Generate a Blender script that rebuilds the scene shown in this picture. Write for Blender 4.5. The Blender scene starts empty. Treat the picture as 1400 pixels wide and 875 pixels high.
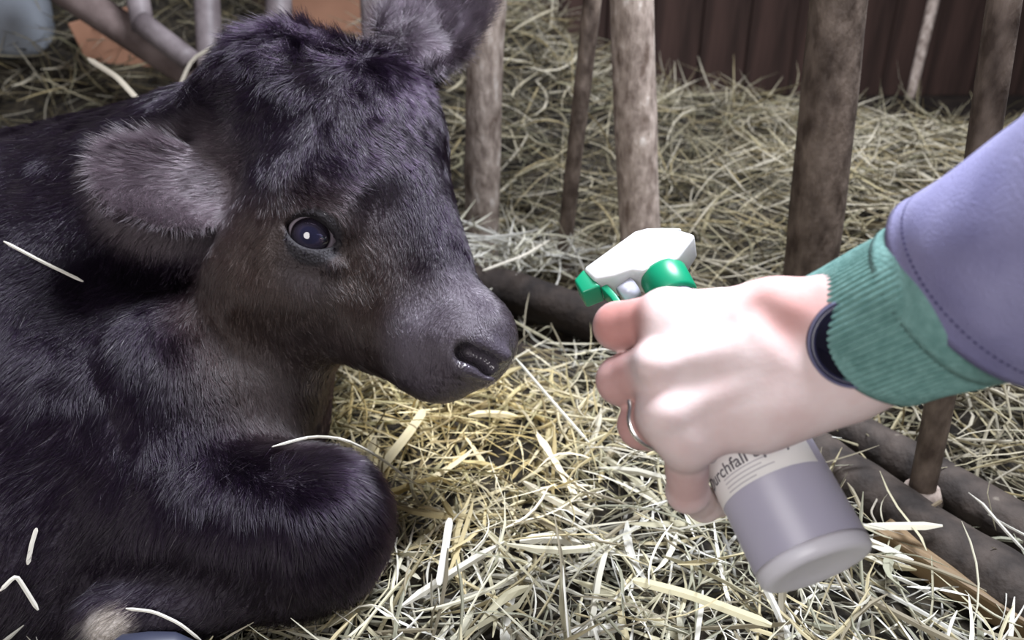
import bpy, math, random
import numpy as np
from mathutils import Vector, Matrix

# ------------------------------------------------------------------ camera, world, lights, exposure
SC = bpy.context.scene
COL = SC.collection
FPX = 1050.0                       # focal length in pixels of the 1400 x 875 frame
PITCH = math.radians(27.0)
CAM = np.array([0.0, 0.0, 0.5])
RIGHT = np.array([1.0, 0.0, 0.0])
FWD = np.array([0.0, math.cos(PITCH), -math.sin(PITCH)])
UP = np.array([0.0, math.sin(PITCH), math.cos(PITCH)])

cd = bpy.data.cameras.new('camera')
cam = bpy.data.objects.new('camera', cd)
COL.objects.link(cam)
cam.location = CAM
cam.rotation_euler = (math.pi / 2 - PITCH, 0, 0)
cd.sensor_width = 36.0
cd.lens = 36.0 * FPX / 1400.0
cd.clip_start = 0.01
cd.dof.use_dof = True
cd.dof.focus_distance = 0.55
cd.dof.aperture_fstop = 6.5
SC.camera = cam

world = bpy.data.worlds.new('world')
SC.world = world
world.use_nodes = True
wb = world.node_tree.nodes['Background']
wb.inputs[0].default_value = (0.88, 0.82, 1.0, 1)
wb.inputs[1].default_value = 0.10

def area_light(name, loc, target, sx, sy, power, col):
    ld = bpy.data.lights.new(name, 'AREA')
    ld.shape = 'ELLIPSE'; ld.size = sx; ld.size_y = sy; ld.energy = power; ld.color = col
    o = bpy.data.objects.new(name, ld); COL.objects.link(o)
    o.location = loc
    o.rotation_euler = (Vector(target) - Vector(loc)).to_track_quat('-Z', 'Y').to_euler()
    return o
# daylight from the open barn door behind the photographer, and an added overhead lamp that gives the coat its sheen
area_light('door_daylight', (-0.6, -1.4, 1.3), (0.0, 0.8, 0.1), 1.2, 1.2, 26, (1.0, 0.96, 0.95))
area_light('overhead_sheen_light', (0.45, 0.78, 1.55), (0.02, 0.65, 0.1), 0.6, 0.6, 58, (0.88, 0.91, 1.0))

SC.view_settings.view_transform = 'Standard'
SC.view_settings.look = 'None'
SC.view_settings.gamma = 1.0
SC.view_settings.exposure = 0.32
SC.view_settings.use_curve_mapping = False

# ------------------------------------------------------------------ helpers
rng = np.random.default_rng(7)
random.seed(7)

def P(px, py, d):
    xc = (px - 700.0) / FPX * d
    yc = -(py - 437.5) / FPX * d
    return CAM + RIGHT * xc + UP * yc + FWD * d
def ground(px, py, z=0.0):
    v = (py - 437.5) / FPX
    d = (CAM[2] - z) / (math.sin(PITCH) + v * math.cos(PITCH))
    return P(px, py, d)
def on_y(px, py, Y):
    r = P(px, py, 1.0) - CAM
    return CAM + r * (Y / r[1])
def dirw(dx, dy, dd=0.0):
    v = RIGHT * dx - UP * dy + FWD * dd
    return v / np.linalg.norm(v)
def depth_of(p):
    return (np.asarray(p) - CAM) @ FWD
def R(rpx, d):
    return rpx * d / FPX

def setp(o, label=None, cat=None, group=None, kind=None):
    if label: o['label'] = label
    if cat: o['category'] = cat
    if group: o['group'] = group
    if kind: o['kind'] = kind
    return o
def link(name, data, parent=None, mat=None):
    o = bpy.data.objects.new(name, data)
    COL.objects.link(o)
    if parent is not None: o.parent = parent
    if mat is not None: data.materials.append(mat)
    return o
def empty(name, loc=(0, 0, 0)):
    o = bpy.data.objects.new(name, None); COL.objects.link(o); o.location = loc
    return o
def child_of(o, parent):
    """parent while keeping the world coordinates the mesh was built in"""
    o.parent = parent
    o.matrix_parent_inverse = Matrix.Translation(parent.location).inverted()
    return o
def mesh_np(name, verts, faces, smooth=True, colors=None, attr='tint'):
    """faces: int array (n x 3) or (n x 4), or a list of lists"""
    me = bpy.data.meshes.new(name)
    verts = np.asarray(verts, dtype=np.float32)
    if isinstance(faces, np.ndarray):
        n, k = faces.shape
        me.vertices.add(len(verts)); me.vertices.foreach_set('co', verts.ravel())
        me.loops.add(n * k); me.loops.foreach_set('vertex_index', faces.ravel().astype(np.int32))
        me.polygons.add(n)
        me.polygons.foreach_set('loop_start', np.arange(0, n * k, k, dtype=np.int32))
        me.polygons.foreach_set('loop_total', np.full(n, k, dtype=np.int32))
        me.update(calc_edges=True)
    else:
        me.from_pydata([tuple(map(float, v)) for v in verts], [], [list(map(int, f)) for f in faces])
        me.update()
    me.polygons.foreach_set('use_smooth', np.full(len(me.polygons), smooth))
    if colors is not None:
        a = me.attributes.new(attr, 'FLOAT_COLOR', 'POINT')
        c = np.ones((len(verts), 4), dtype=np.float32); c[:, :3] = colors
        a.data.foreach_set('color', c.ravel())
    return me

def frame_along(path):
    path = np.asarray(path, float)
    T = np.gradient(path, axis=0); T /= np.linalg.norm(T, axis=1)[:, None]
    ref = np.array([0.3, 0.2, 1.0]) if abs(T[0][2]) < 0.8 else np.array([1.0, 0.2, 0.1])
    n = ref - (ref @ T[0]) * T[0]; n /= np.linalg.norm(n)
    N = [n]
    for i in range(1, len(path)):
        n = N[-1] - (N[-1] @ T[i]) * T[i]; n /= np.linalg.norm(n); N.append(n)
    N = np.array(N); B = np.cross(T, N)
    return T, N, B
def tube(path, radii, seg=16, cap=True, rfun=None):
    """swept tube; returns verts, faces(list)"""
    path = np.asarray(path, float); n = len(path)
    radii = np.broadcast_to(np.asarray(radii, float), (n,))
    T, N, B = frame_along(path)
    V = []; F = []
    for i in range(n):
        for j in range(seg):
            a = 2 * math.pi * j / seg
            r = radii[i] * (rfun(i / (n - 1), a) if rfun else 1.0)
            V.append(path[i] + r * (math.cos(a) * N[i] + math.sin(a) * B[i]))
    for i in range(n - 1):
        for j in range(seg):
            k = (j + 1) % seg
            F.append([i * seg + j, i * seg + k, (i + 1) * seg + k, (i + 1) * seg + j])
    if cap:
        F.append([j for j in range(seg)][::-1]); F.append([(n - 1) * seg + j for j in range(seg)])
    return np.array(V), F
def box_mesh(name, sx, sy, sz, bev=0.0, mat=None):
    import bmesh
    bm = bmesh.new(); bmesh.ops.create_cube(bm, size=1.0)
    for v in bm.verts: v.co = (v.co.x * sx, v.co.y * sy, v.co.z * sz)
    if bev: bmesh.ops.bevel(bm, geom=list(bm.edges), offset=bev, segments=2, affect='EDGES', profile=0.6)
    me = bpy.data.meshes.new(name); bm.to_mesh(me); bm.free()
    return me
def lathe(profile, seg=48, cap=True):
    V = []; F = []
    for r, z in profile:
        for j in range(seg):
            a = 2 * math.pi * j / seg
            V.append((r * math.cos(a), r * math.sin(a), z))
    n = len(profile)
    for i in range(n - 1):
        for j in range(seg):
            k = (j + 1) % seg
            F.append([i * seg + j, i * seg + k, (i + 1) * seg + k, (i + 1) * seg + j])
    if cap:
        F.append([j for j in range(seg)][::-1]); F.append([(n - 1) * seg + j for j in range(seg)])
    return np.array(V), F

# ------------------------------------------------------------------ materials
def new_mat(name):
    m = bpy.data.materials.new(name); m.use_nodes = True
    nt = m.node_tree
    return m, nt, nt.nodes['Principled BSDF']
def N_(nt, t, **kw):
    n = nt.nodes.new(t)
    for k, v in kw.items(): setattr(n, k, v)
    return n
def noise_mat(name, c1, c2, scale=8, rough=0.7, bump=0.0, bscale=40, detail=6, stretch=(1, 1, 1), lo=0.35, hi=0.65, spec=0.4, coord='Object', c3=None):
    m, nt, b = new_mat(name)
    tc = N_(nt, 'ShaderNodeTexCoord'); mp = N_(nt, 'ShaderNodeMapping'); mp.inputs['Scale'].default_value = stretch
    nt.links.new(tc.outputs[coord], mp.inputs[0])
    no = N_(nt, 'ShaderNodeTexNoise'); no.inputs['Scale'].default_value = scale; no.inputs['Detail'].default_value = detail
    nt.links.new(mp.outputs[0], no.inputs['Vector'])
    rp = N_(nt, 'ShaderNodeValToRGB'); rp.color_ramp.elements[0].position = lo; rp.color_ramp.elements[1].position = hi
    rp.color_ramp.elements[0].color = (*c1, 1); rp.color_ramp.elements[1].color = (*c2, 1)
    if c3:
        e = rp.color_ramp.elements.new(min(0.98, hi + 0.12)); e.color = (*c3, 1)
    nt.links.new(no.outputs['Fac'], rp.inputs[0]); nt.links.new(rp.outputs[0], b.inputs['Base Color'])
    b.inputs['Roughness'].default_value = rough; b.inputs['Specular IOR Level'].default_value = spec
    if bump:
        n2 = N_(nt, 'ShaderNodeTexNoise'); n2.inputs['Scale'].default_value = bscale; n2.inputs['Detail'].default_value = 5
        nt.links.new(mp.outputs[0], n2.inputs['Vector'])
        bp = N_(nt, 'ShaderNodeBump'); bp.inputs['Strength'].default_value = bump; bp.inputs['Distance'].default_value = 0.004
        nt.links.new(n2.outputs['Fac'], bp.inputs['Height']); nt.links.new(bp.outputs[0], b.inputs['Normal'])
    return m
def attr_mat(name, rough=0.7, trans=0.0, spec=0.4, attr='tint'):
    m, nt, b = new_mat(name)
    a = N_(nt, 'ShaderNodeAttribute'); a.attribute_name = attr
    nt.links.new(a.outputs['Color'], b.inputs['Base Color'])
    b.inputs['Roughness'].default_value = rough; b.inputs['Specular IOR Level'].default_value = spec
    if trans:
        t = N_(nt, 'ShaderNodeBsdfTranslucent'); nt.links.new(a.outputs['Color'], t.inputs[0])
        mx = N_(nt, 'ShaderNodeMixShader'); mx.inputs[0].default_value = trans
        nt.links.new(b.outputs[0], mx.inputs[1]); nt.links.new(t.outputs[0], mx.inputs[2])
        nt.links.new(mx.outputs[0], nt.nodes['Material Output'].inputs[0])
    return m

M = {}
M['soil'] = noise_mat('soil', (0.012, 0.008, 0.006), (0.05, 0.036, 0.026), 14, 0.95, 0.8, 60)
M['hay'] = attr_mat('hay', 0.62, 0.22, 0.35)
M['wood_bar'] = noise_mat('weathered_bar', (0.12, 0.085, 0.066), (0.42, 0.35, 0.30), 80, 0.75, 0.7, 90, stretch=(1, 1, 0.45), lo=0.30, hi=0.62, c3=(0.60, 0.55, 0.50))
M['wood_bar_dark'] = noise_mat('rusty_dark_bar', (0.045, 0.030, 0.022), (0.18, 0.14, 0.112), 60, 0.75, 0.7, 90, stretch=(1, 1, 0.5), lo=0.35, hi=0.68, c3=(0.30, 0.27, 0.24))
M['rail'] = noise_mat('dirty_rail', (0.014, 0.010, 0.008), (0.055, 0.042, 0.034), 30, 0.8, 0.8, 80, lo=0.35, hi=0.66, c3=(0.28, 0.25, 0.20))
M['rail_black'] = noise_mat('blackened_rail', (0.008, 0.005, 0.004), (0.030, 0.021, 0.016), 26, 0.85, 0.8, 80)
M['plank'] = noise_mat('tan_plank', (0.09, 0.058, 0.026), (0.20, 0.135, 0.068), 6, 0.6, 0.3, 30, stretch=(12, 1, 1))
M['wall'] = noise_mat('dark_boards', (0.030, 0.017, 0.013), (0.085, 0.048, 0.038), 3, 0.85, 0.4, 14, stretch=(6, 1, 0.6))
M['steel'] = noise_mat('grey_pipe', (0.10, 0.082, 0.085), (0.22, 0.19, 0.195), 18, 0.55, 0.3, 60)
M['steel_dark'] = noise_mat('brown_pipe', (0.085, 0.06, 0.055), (0.20, 0.155, 0.145), 14, 0.6, 0.3, 60)
M['terracotta'] = noise_mat('terracotta_board', (0.23, 0.115, 0.07), (0.36, 0.19, 0.12), 5, 0.8, 0.2, 20)
M['bluegrey'] = noise_mat('blue_grey_plastic', (0.20, 0.22, 0.25), (0.30, 0.33, 0.37), 6, 0.5)

# ------------------------------------------------------------------ structure: ground, back wall
gv = np.array([(-3.2, -1.2, -0.02), (3.2, -1.2, -0.02), (3.2, 3.4, -0.02), (-3.2, 3.4, -0.02)])
fl = link('floor', mesh_np('floor', gv, [[0, 1, 2, 3]], False), None, M['soil'])
setp(fl, 'dark earth floor of the calf pen under the hay', 'floor', kind='structure')

WALL_Y = 2.75
wl = link('wall_back', box_mesh('wall_back', 6.4, 0.06, 2.2), None, M['wall'])
wl.location = (0, WALL_Y + 0.06, 1.08); setp(wl, 'dark brown board wall behind the hay heap', 'wall', kind='structure')
pm = box_mesh('plank', 0.155, 0.03, 2.2, 0.004); pm.materials.append(M['wall'])
for i in range(40):
    o = link('plank', pm, wl); o.location = (-3.12 + i * 0.16, -0.045 + random.uniform(-0.006, 0.006), 0)
    o.rotation_euler = (0, random.uniform(-0.004, 0.004), 0)

# ------------------------------------------------------------------ hay-heap relief
FA = ground(700, 400)[:2]; FB = ground(1060, 545)[:2]; FC = ground(1420, 735)[:2]; F0 = FA + (FA - FB) * 3.0
F0 = ground(300, 345)[:2]
_fx = np.array([F0[0] - 2.0, F0[0], FA[0], FB[0], FC[0], FC[0] + 1.5]); _fy = np.array([F0[1] + .15, F0[1], FA[1], FB[1], FC[1], FC[1] - 1.2])
def fence_side(x, y):
    """distance behind the fence line (positive = behind)"""
    return (y - np.interp(x, _fx, _fy)) * 0.8
def sstep(x, a, b):
    t = np.clip((x - a) / (b - a), 0, 1); return t * t * (3 - 2 * t)
def bumps(x, y):
    return (np.sin(x * 13 + 1.3) * np.cos(y * 11 + .4) * 0.5 + np.sin(x * 27 + y * 19) * 0.25 + np.sin(x * 7 - y * 17 + 2) * 0.35)
def hay_h(x, y):
    s = fence_side(x, y)
    lo = 0.012 + 0.010 * bumps(x, y)
    left = sstep(-x, -0.28, -0.02) * (1 - sstep(-x, .25, .5)) + 1.3 * sstep(-x, .62, .85)
    hi = sstep(s, 0.06, 0.62) * (0.135 + 0.17 * left) + 0.028 * bumps(x * 0.7, y * 0.8) * sstep(s, 0.05, 0.3)
    dip = -0.03 * np.exp(-(s / 0.07) ** 2)
    return lo + hi + dip - sstep(s, 0.95, 1.5) * 0.30

gx = np.linspace(-2.2, 2.2, 111); gy = np.linspace(-0.3, 2.7, 91)
GX, GY = np.meshgrid(gx, gy, indexing='ij')
GZ = hay_h(GX, GY) - 0.022
vv = np.stack([GX, GY, GZ], -1).reshape(-1, 3)
idx = np.arange(111 * 91).reshape(111, 91)
ff = np.stack([idx[:-1, :-1], idx[1:, :-1], idx[1:, 1:], idx[:-1, 1:]], -1).reshape(-1, 4)
M['bedding'] = noise_mat('shade_dark_bedding', (0.008, 0.006, 0.004), (0.045, 0.036, 0.022), 60, 0.95, 0.9, 120, lo=0.4, hi=0.7)  # bedding coloured nearly black so gaps between blades look shaded

# ------------------------------------------------------------------ implicit surfaces (numpy surface nets)
def smin(a, b, k):
    h = np.clip(0.5 + 0.5 * (b - a) / k, 0, 1)
    return b + (a - b) * h - k * h * (1 - h)
def smax(a, b, k): return -smin(-a, -b, k)
def s_cone(p, a, b, ra, rb):
    ba = b - a; t = np.clip((p - a) @ ba / (ba @ ba), 0, 1)
    q = p - a - t[:, None] * ba
    return np.sqrt((q * q).sum(1)) - (ra + (rb - ra) * t)
def s_ell(p, c, A, r):
    """A rows = local axes"""
    q = (p - c) @ A.T
    r = np.asarray(r)
    k0 = np.sqrt(((q / r) ** 2).sum(1)); k1 = np.sqrt(((q / r ** 2) ** 2).sum(1)) + 1e-9
    return k0 * (k0 - 1) / k1
def axes(u, v):
    u = u / np.linalg.norm(u); v = v - (v @ u) * u; v /= np.linalg.norm(v)
    return np.array([u, v, np.cross(u, v)])

def surface_nets(f, xs, ys, zs, block=8, lip=1.6):
    nx, ny, nz = len(xs), len(ys), len(zs)
    D = np.full((nx, ny, nz), 1.0, dtype=np.float32)
    bx = [(i, min(i + block, nx)) for i in range(0, nx, block)]
    by = [(i, min(i + block, ny)) for i in range(0, ny, block)]
    bz = [(i, min(i + block, nz)) for i in range(0, nz, block)]
    cen = []; rad = []; ids = []
    for a in bx:
        for b in by:
            for c in bz:
                lo = np.array([xs[a[0]], ys[b[0]], zs[c[0]]]); hi = np.array([xs[a[1] - 1], ys[b[1] - 1], zs[c[1] - 1]])
                cen.append((lo + hi) / 2); rad.append(np.linalg.norm(hi - lo) / 2); ids.append((a, b, c))
    dc = f(np.array(cen)); rad = np.array(rad)
    act = np.abs(dc) < rad * lip + 0.006
    pts = []; sl = []
    for i, (a, b, c) in enumerate(ids):
        if not act[i]:
            D[a[0]:a[1], b[0]:b[1], c[0]:c[1]] = 1.0 if dc[i] > 0 else -1.0
            continue
        g = np.stack(np.meshgrid(xs[a[0]:a[1]], ys[b[0]:b[1]], zs[c[0]:c[1]], indexing='ij'), -1)
        sl.append((a, b, c, g.shape[:3])); pts.append(g.reshape(-1, 3))
    pts = np.concatenate(pts)
    vals = np.concatenate([f(pts[i:i + 400000]) for i in range(0, len(pts), 400000)])
    k = 0
    for a, b, c, sh in sl:
        n = sh[0] * sh[1] * sh[2]
        D[a[0]:a[1], b[0]:b[1], c[0]:c[1]] = vals[k:k + n].reshape(sh); k += n
    S = D < 0
    cnt = np.zeros((nx - 1, ny - 1, nz - 1), np.int8)
    for i in (0, 1):
        for j in (0, 1):
            for l in (0, 1):
                cnt += S[i:nx - 1 + i, j:ny - 1 + j, l:nz - 1 + l]
    cells = np.argwhere((cnt > 0) & (cnt < 8))
    vid = np.full(cnt.shape, -1, np.int32); vid[tuple(cells.T)] = np.arange(len(cells))
    acc = np.zeros((len(cells), 3)); num = np.zeros(len(cells))
    AX = [xs, ys, zs]
    corners = [(i, j, l) for i in (0, 1) for j in (0, 1) for l in (0, 1)]
    for ca in corners:
        for cb in corners:
            if sum(abs(p - q) for p, q in zip(ca, cb)) != 1 or ca > cb: continue
            A = cells + ca; B = cells + cb
            da = D[tuple(A.T)]; db = D[tuple(B.T)]
            m = (da < 0) != (db < 0)
            t = np.where(m, da / np.where(m, da - db, 1), 0)
            pa = np.stack([AX[q][A[:, q]] for q in range(3)], 1); pb = np.stack([AX[q][B[:, q]] for q in range(3)], 1)
            acc += np.where(m[:, None], pa + (pb - pa) * t[:, None], 0); num += m
    V = acc / num[:, None]
    Q = []
    for ax in range(3):
        o1, o2 = [(1, 2), (2, 0), (0, 1)][ax]
        s0 = [slice(None)] * 3; s1 = [slice(None)] * 3
        s0[ax] = slice(0, -1); s1[ax] = slice(1, None)
        ch = np.argwhere(S[tuple(s0)] != S[tuple(s1)])
        ch = ch[(ch[:, o1] > 0) & (ch[:, o2] > 0) & (ch[:, o1] < D.shape[o1] - 1) & (ch[:, o2] < D.shape[o2] - 1)]
        ins = S[tuple(ch.T)]
        e1 = np.zeros(3, int); e1[o1] = 1; e2 = np.zeros(3, int); e2[o2] = 1
        q = np.stack([vid[tuple((ch - e1 - e2).T)], vid[tuple((ch - e2).T)], vid[tuple(ch.T)], vid[tuple((ch - e1).T)]], 1)
        q[~ins] = q[~ins][:, ::-1]
        Q.append(q)
    Q = np.concatenate(Q)
    return V, Q[(Q >= 0).all(1)]
def grad(f, p, e=0.0008):
    g = np.stack([f(p + np.eye(3)[i] * e) - f(p - np.eye(3)[i] * e) for i in range(3)], 1) / (2 * e)
    return g
def project(f, V, it=2):
    for _ in range(it):
        g = grad(f, V); d = f(V)
        st = d[:, None] * g / ((g * g).sum(1)[:, None] + 1e-6)
        n = np.linalg.norm(st, axis=1)[:, None]
        V = V - st * np.minimum(1, 0.0025 / (n + 1e-9))
    return V
def graded(lo, a, b, hi, fine, coarse):
    return np.concatenate([np.arange(lo, a, coarse), np.arange(a, b, fine), np.arange(b, hi, coarse)])

# ------------------------------------------------------------------ calf
def C(px, py, d, rpx): return P(px, py, d), R(rpx, d)
def cn(a, b): return (lambda p, A=C(*a), B=C(*b): s_cone(p, A[0], B[0], A[1], B[1]))
BODY = [(cn((-560, 430, 1.05, 330), (60, 510, .83, 295)), .05),
        (cn((120, 405, .85, 232), (370, 232, .76, 140)), .05),
        (cn((255, 560, .71, 180), (100, 640, .71, 230)), .05),
        (cn((392, 440, .685, 78), (362, 560, .69, 76)), .03),
        (cn((30, 730, .68, 200), (-260, 700, .86, 260)), .05),
        (cn((250, 705, .635, 118), (428, 722, .60, 106)), .035),
        (cn((395, 795, .585, 46), (150, 850, .57, 48)), .012)]
HEAD = [(cn((395, 172, .725, 122), (495, 187, .70, 108)), .03),
        (cn((500, 226, .685, 104), (592, 424, .652, 69)), .024),
        (cn((632, 462, .637, 73), (604, 480, .645, 62)), .018),
        (cn((598, 483, .648, 57), (472, 401, .665, 88)), .022),
        (cn((385, 385, .672, 100), (440, 300, .675, 112)), .03),
        (cn((445, 288, .650, 58), (400, 330, .655, 58)), .022),
        (cn((495, 345, .655, 45), (570, 410, .648, 38)), .025)]
EYE_C = P(428, 324, .6225); EYE_R = 0.0210
EW = dirw(0.10, -0.12, -1.0); EU = dirw(0.93, 0.34, 0.12); EU = EU - (EU @ EW) * EW; EU /= np.linalg.norm(EU); EV = np.cross(EW, EU)

# ears: cupped leaf shells
def ear(base, tip, wid, face, thick, cup):
    base = np.asarray(base); tip = np.asarray(tip)
    u = tip - base; L = np.linalg.norm(u); A = axes(u, np.cross(face, u))
    w = A[2] if A[2] @ face > 0 else -A[2]
    c = base + u * 0.52
    A = np.array([A[0], A[1], w])
    def f(p):
        q = (p - c) @ A.T
        x = q[:, 0] / (L * 0.5); s = np.clip((x + 1) * 0.5, 0, 1)
        half = wid * np.sqrt(np.clip(1 - np.abs(x) ** 3.2, 0.0, 1)) * (0.72 + 0.5 * s * (1 - s) * 2)
        half = np.maximum(half, 1e-4)
        bend = cup * (1 - (q[:, 1] / wid) ** 2 * 1.0) + cup * 0.5 * (1 - x * x)      # deeper in the middle
        e1 = np.abs(q[:, 2] + bend - cup) - thick * (0.55 + 0.9 * (1 - s))
        e2 = np.maximum(np.abs(q[:, 1]) - half, (np.abs(x) - 1) * L * 0.5) * 0.8
        return smax(e1 * 0.8, e2, 0.008)
    return f
ear_near = ear(P(322, 272, .668), P(132, 236, .600), .047, dirw(.15, -.45, -1.0), .0045, .016)
ear_far = ear(P(540, 112, .74), P(640, -46, .80), .050, dirw(-.25, .15, -1.0), .0045, .014)
EARS = [(ear_near, .010), (cn((318, 262, .69, 40), (285, 258, .672, 26)), .018),
        (ear_far, .010), (cn((530, 115, .735, 46), (565, 78, .755, 34)), .018)]
def nos(px, py, d, a, b, c, ang):
    u = dirw(math.cos(ang), math.sin(ang), -0.1); A = axes(u, dirw(-math.sin(ang), math.cos(ang), 0))
    return lambda p, c0=P(px, py, d): s_ell(p, c0, A, (a, b, c))
NOS = [(nos(655, 491, .599, .0165, .0072, .018, 0.42), .005), (nos(635, 481, .599, .0075, .0080, .018, 0.9), .004), (nos(668, 503, .602, .0070, .0062, .014, 0.2), .004)]

def calf_sdf(p):
    d = None
    for f, k in BODY: d = f(p) if d is None else smin(d, f(p), k)
    h = None
    for f, k in HEAD: h = f(p) if h is None else smin(h, f(p), k)
    d = smin(d, h, .022)
    for f, k in EARS: d = smin(d, f(p), k)
    # raised lids round the eyeball, then the almond opening
    q = p - EYE_C; lw = q @ EW; lu = q @ EU; lv = q @ EV
    lid = np.sqrt((q * q).sum(1)) - (EYE_R + 0.0032)
    d = smin(d, lid, .012)
    bag = s_cone(p, P(400, 347, .612), P(452, 360, .608), .006, .006)
    d = smin(d, bag, .012)
    brow = s_cone(p, P(395, 290, .628), P(470, 305, .615), .008, .008)
    d = smin(d, brow, .016)
    a_, b_ = .0205, .0122
    Rr = (a_ * a_ + b_ * b_) / (2 * b_); hh = Rr - b_
    op = np.maximum(np.sqrt(lu ** 2 + (lv + hh) ** 2) - Rr, np.sqrt(lu ** 2 + (lv - hh) ** 2) - Rr)
    op = np.maximum(op, 0.004 - lw)
    d = smax(d, -op, .0035)
    d = smin(d, s_cone(p, P(470, 285, .640), P(430, 270, .650), .030, .028), .016)
    d = smax(d, -s_cone(p, P(530, 285, .602), P(572, 400, .592), .012, .010), .030)
    # nostril rim, nostril, tear crease
    d = smin(d, s_cone(p, P(640, 462, .600), P(690, 486, .606), .0055, .0065), .010)
    d = smin(d, s_cone(p, P(636, 503, .600), P(672, 516, .606), .0045, .0045), .009)
    for f, k in NOS: d = smax(d, -f(p), k)
    d = smax(d, -s_cone(p, P(463, 343, .6055), P(520, 372, .605), .0018, .0014), .006)
    d = smax(d, -s_cone(p, P(690, 512, .612), P(655, 530, .606), .0016, .0016), .004)
    d = smax(d, -s_cone(p, P(655, 530, .606), P(585, 512, .604), .0016, .0010), .004)
    return d

def warp(p):
    """small-scale lumps of muscle and skin"""
    return (np.sin(p[:, 0] * 41 + 1) * np.sin(p[:, 1] * 37 + 2) * np.sin(p[:, 2] * 43) * 0.0022)
def calf_f(p): return calf_sdf(p) + warp(p)

xs = graded(-1.20, -0.37, 0.03, 0.05, .0024, .007)
ys = graded(0.18, 0.47, 0.78, 1.45, .0026, .007)
zs = graded(-0.10, 0.10, 0.56, 0.60, .0026, .007)
cv, cq = surface_nets(calf_f, xs, ys, zs)
cv = project(calf_f, cv, 2)
nrm = grad(calf_f, cv); nrm /= np.linalg.norm(nrm, axis=1)[:, None]

def ball(p, c, r0, r1):
    """1 inside r0, 0 beyond r1"""
    return 1 - sstep(np.linalg.norm(p - c, axis=1), r0, r1)
def coat(p):
    """coat colour, bare-skin mask"""
    base = np.tile(np.array([0.0100, 0.0056, 0.0128]), (len(p), 1))
    def mix(c, w):
        nonlocal base
        base = base * (1 - w[:, None]) + np.array(c) * w[:, None]
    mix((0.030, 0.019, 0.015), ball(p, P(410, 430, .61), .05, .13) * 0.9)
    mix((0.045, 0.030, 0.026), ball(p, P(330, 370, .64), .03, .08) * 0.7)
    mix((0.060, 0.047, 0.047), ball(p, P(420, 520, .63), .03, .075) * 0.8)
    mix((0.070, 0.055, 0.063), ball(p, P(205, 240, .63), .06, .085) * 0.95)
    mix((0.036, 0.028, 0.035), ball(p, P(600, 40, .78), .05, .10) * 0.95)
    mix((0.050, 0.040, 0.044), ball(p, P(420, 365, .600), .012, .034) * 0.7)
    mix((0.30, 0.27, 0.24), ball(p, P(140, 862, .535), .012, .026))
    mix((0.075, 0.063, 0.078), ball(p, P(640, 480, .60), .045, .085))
    bare = np.maximum(ball(p, P(678, 486, .612), .014, .032), ball(p, P(652, 490, .595), .013, .023))
    mix((0.006, 0.004, 0.007), ball(p, P(428, 324, .6015), .0210, .0245))
    return base, bare
cc, bare = coat(cv)
me = mesh_np('calf', cv, cq, True, cc)
ba = me.attributes.new('bare', 'FLOAT', 'POINT'); ba.data.foreach_set('value', bare.astype(np.float32))
m, nt, b = new_mat('calf_hide')
a1 = N_(nt, 'ShaderNodeAttribute'); a1.attribute_name = 'tint'
a2 = N_(nt, 'ShaderNodeAttribute'); a2.attribute_name = 'bare'
mx = N_(nt, 'ShaderNodeMix', data_type='RGBA'); nt.links.new(a2.outputs['Fac'], mx.inputs[0]); nt.links.new(a1.outputs['Color'], mx.inputs[6])
mx.inputs[7].default_value = (0.058, 0.050, 0.064, 1)
nt.links.new(mx.outputs[2], b.inputs['Base Color'])
mr = N_(nt, 'ShaderNodeMapRange'); mr.inputs[3].default_value = 0.75; mr.inputs[4].default_value = 0.12
nt.links.new(a2.outputs['Fac'], mr.inputs[0]); nt.links.new(mr.outputs[0], b.inputs['Roughness'])
vo = N_(nt, 'ShaderNodeTexVoronoi'); vo.inputs['Scale'].default_value = 420
bp = N_(nt, 'ShaderNodeBump'); bp.inputs['Strength'].default_value = 0.6; bp.inputs['Distance'].default_value = 0.0010
tc = N_(nt, 'ShaderNodeTexCoord'); nt.links.new(tc.outputs['Object'], vo.inputs['Vector'])
nt.links.new(vo.outputs['Distance'], bp.inputs['Height']); nt.links.new(bp.outputs[0], b.inputs['Normal'])
b.inputs['Specular IOR Level'].default_value = 0.5
calf = link('calf', me, None, m)
setp(calf, 'black calf lying in the hay with its head turned to the spray bottle', 'calf')

# eyeball
def eye_mat():
    m, nt, b = new_mat('dark_wet_eye')
    tc = N_(nt, 'ShaderNodeTexCoord'); sx = N_(nt, 'ShaderNodeSeparateXYZ'); nt.links.new(tc.outputs['Object'], sx.inputs[0])
    def math_(op, a, b_=None):
        n = N_(nt, 'ShaderNodeMath', operation=op)
        for i, v in enumerate((a, b_)):
            if v is None: continue
            if isinstance(v, (int, float)): n.inputs[i].default_value = v
            else: nt.links.new(v, n.inputs[i])
        return n.outputs[0]
    def rad(kx, ky):
        return math_('SQRT', math_('ADD', math_('POWER', math_('MULTIPLY', sx.outputs[0], kx), 2.0), math_('POWER', math_('MULTIPLY', sx.outputs[1], ky), 2.0)))
    ri = rad(1 / 0.0165, 1 / 0.0150)
    rp = N_(nt, 'ShaderNodeValToRGB'); cr = rp.color_ramp
    cr.elements[0].position = 0.0; cr.elements[0].color = (0.006, 0.006, 0.018, 1)
    cr.elements[1].position = 1.0; cr.elements[1].color = (0.36, 0.31, 0.36, 1)
    for ps, c in ((0.42, (0.010, 0.010, 0.028)), (0.50, (0.022, 0.018, 0.036)), (0.84, (0.010, 0.007, 0.012)), (0.92, (0.008, 0.006, 0.008))):
        e = cr.elements.new(ps); e.color = (*c, 1)
    nt.links.new(ri, rp.inputs[0]); nt.links.new(rp.outputs[0], b.inputs['Base Color'])
    b.inputs['Roughness'].default_value = 0.04; b.inputs['Coat Weight'].default_value = 1.0; b.inputs['Coat Roughness'].default_value = 0.02
    return m
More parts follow.
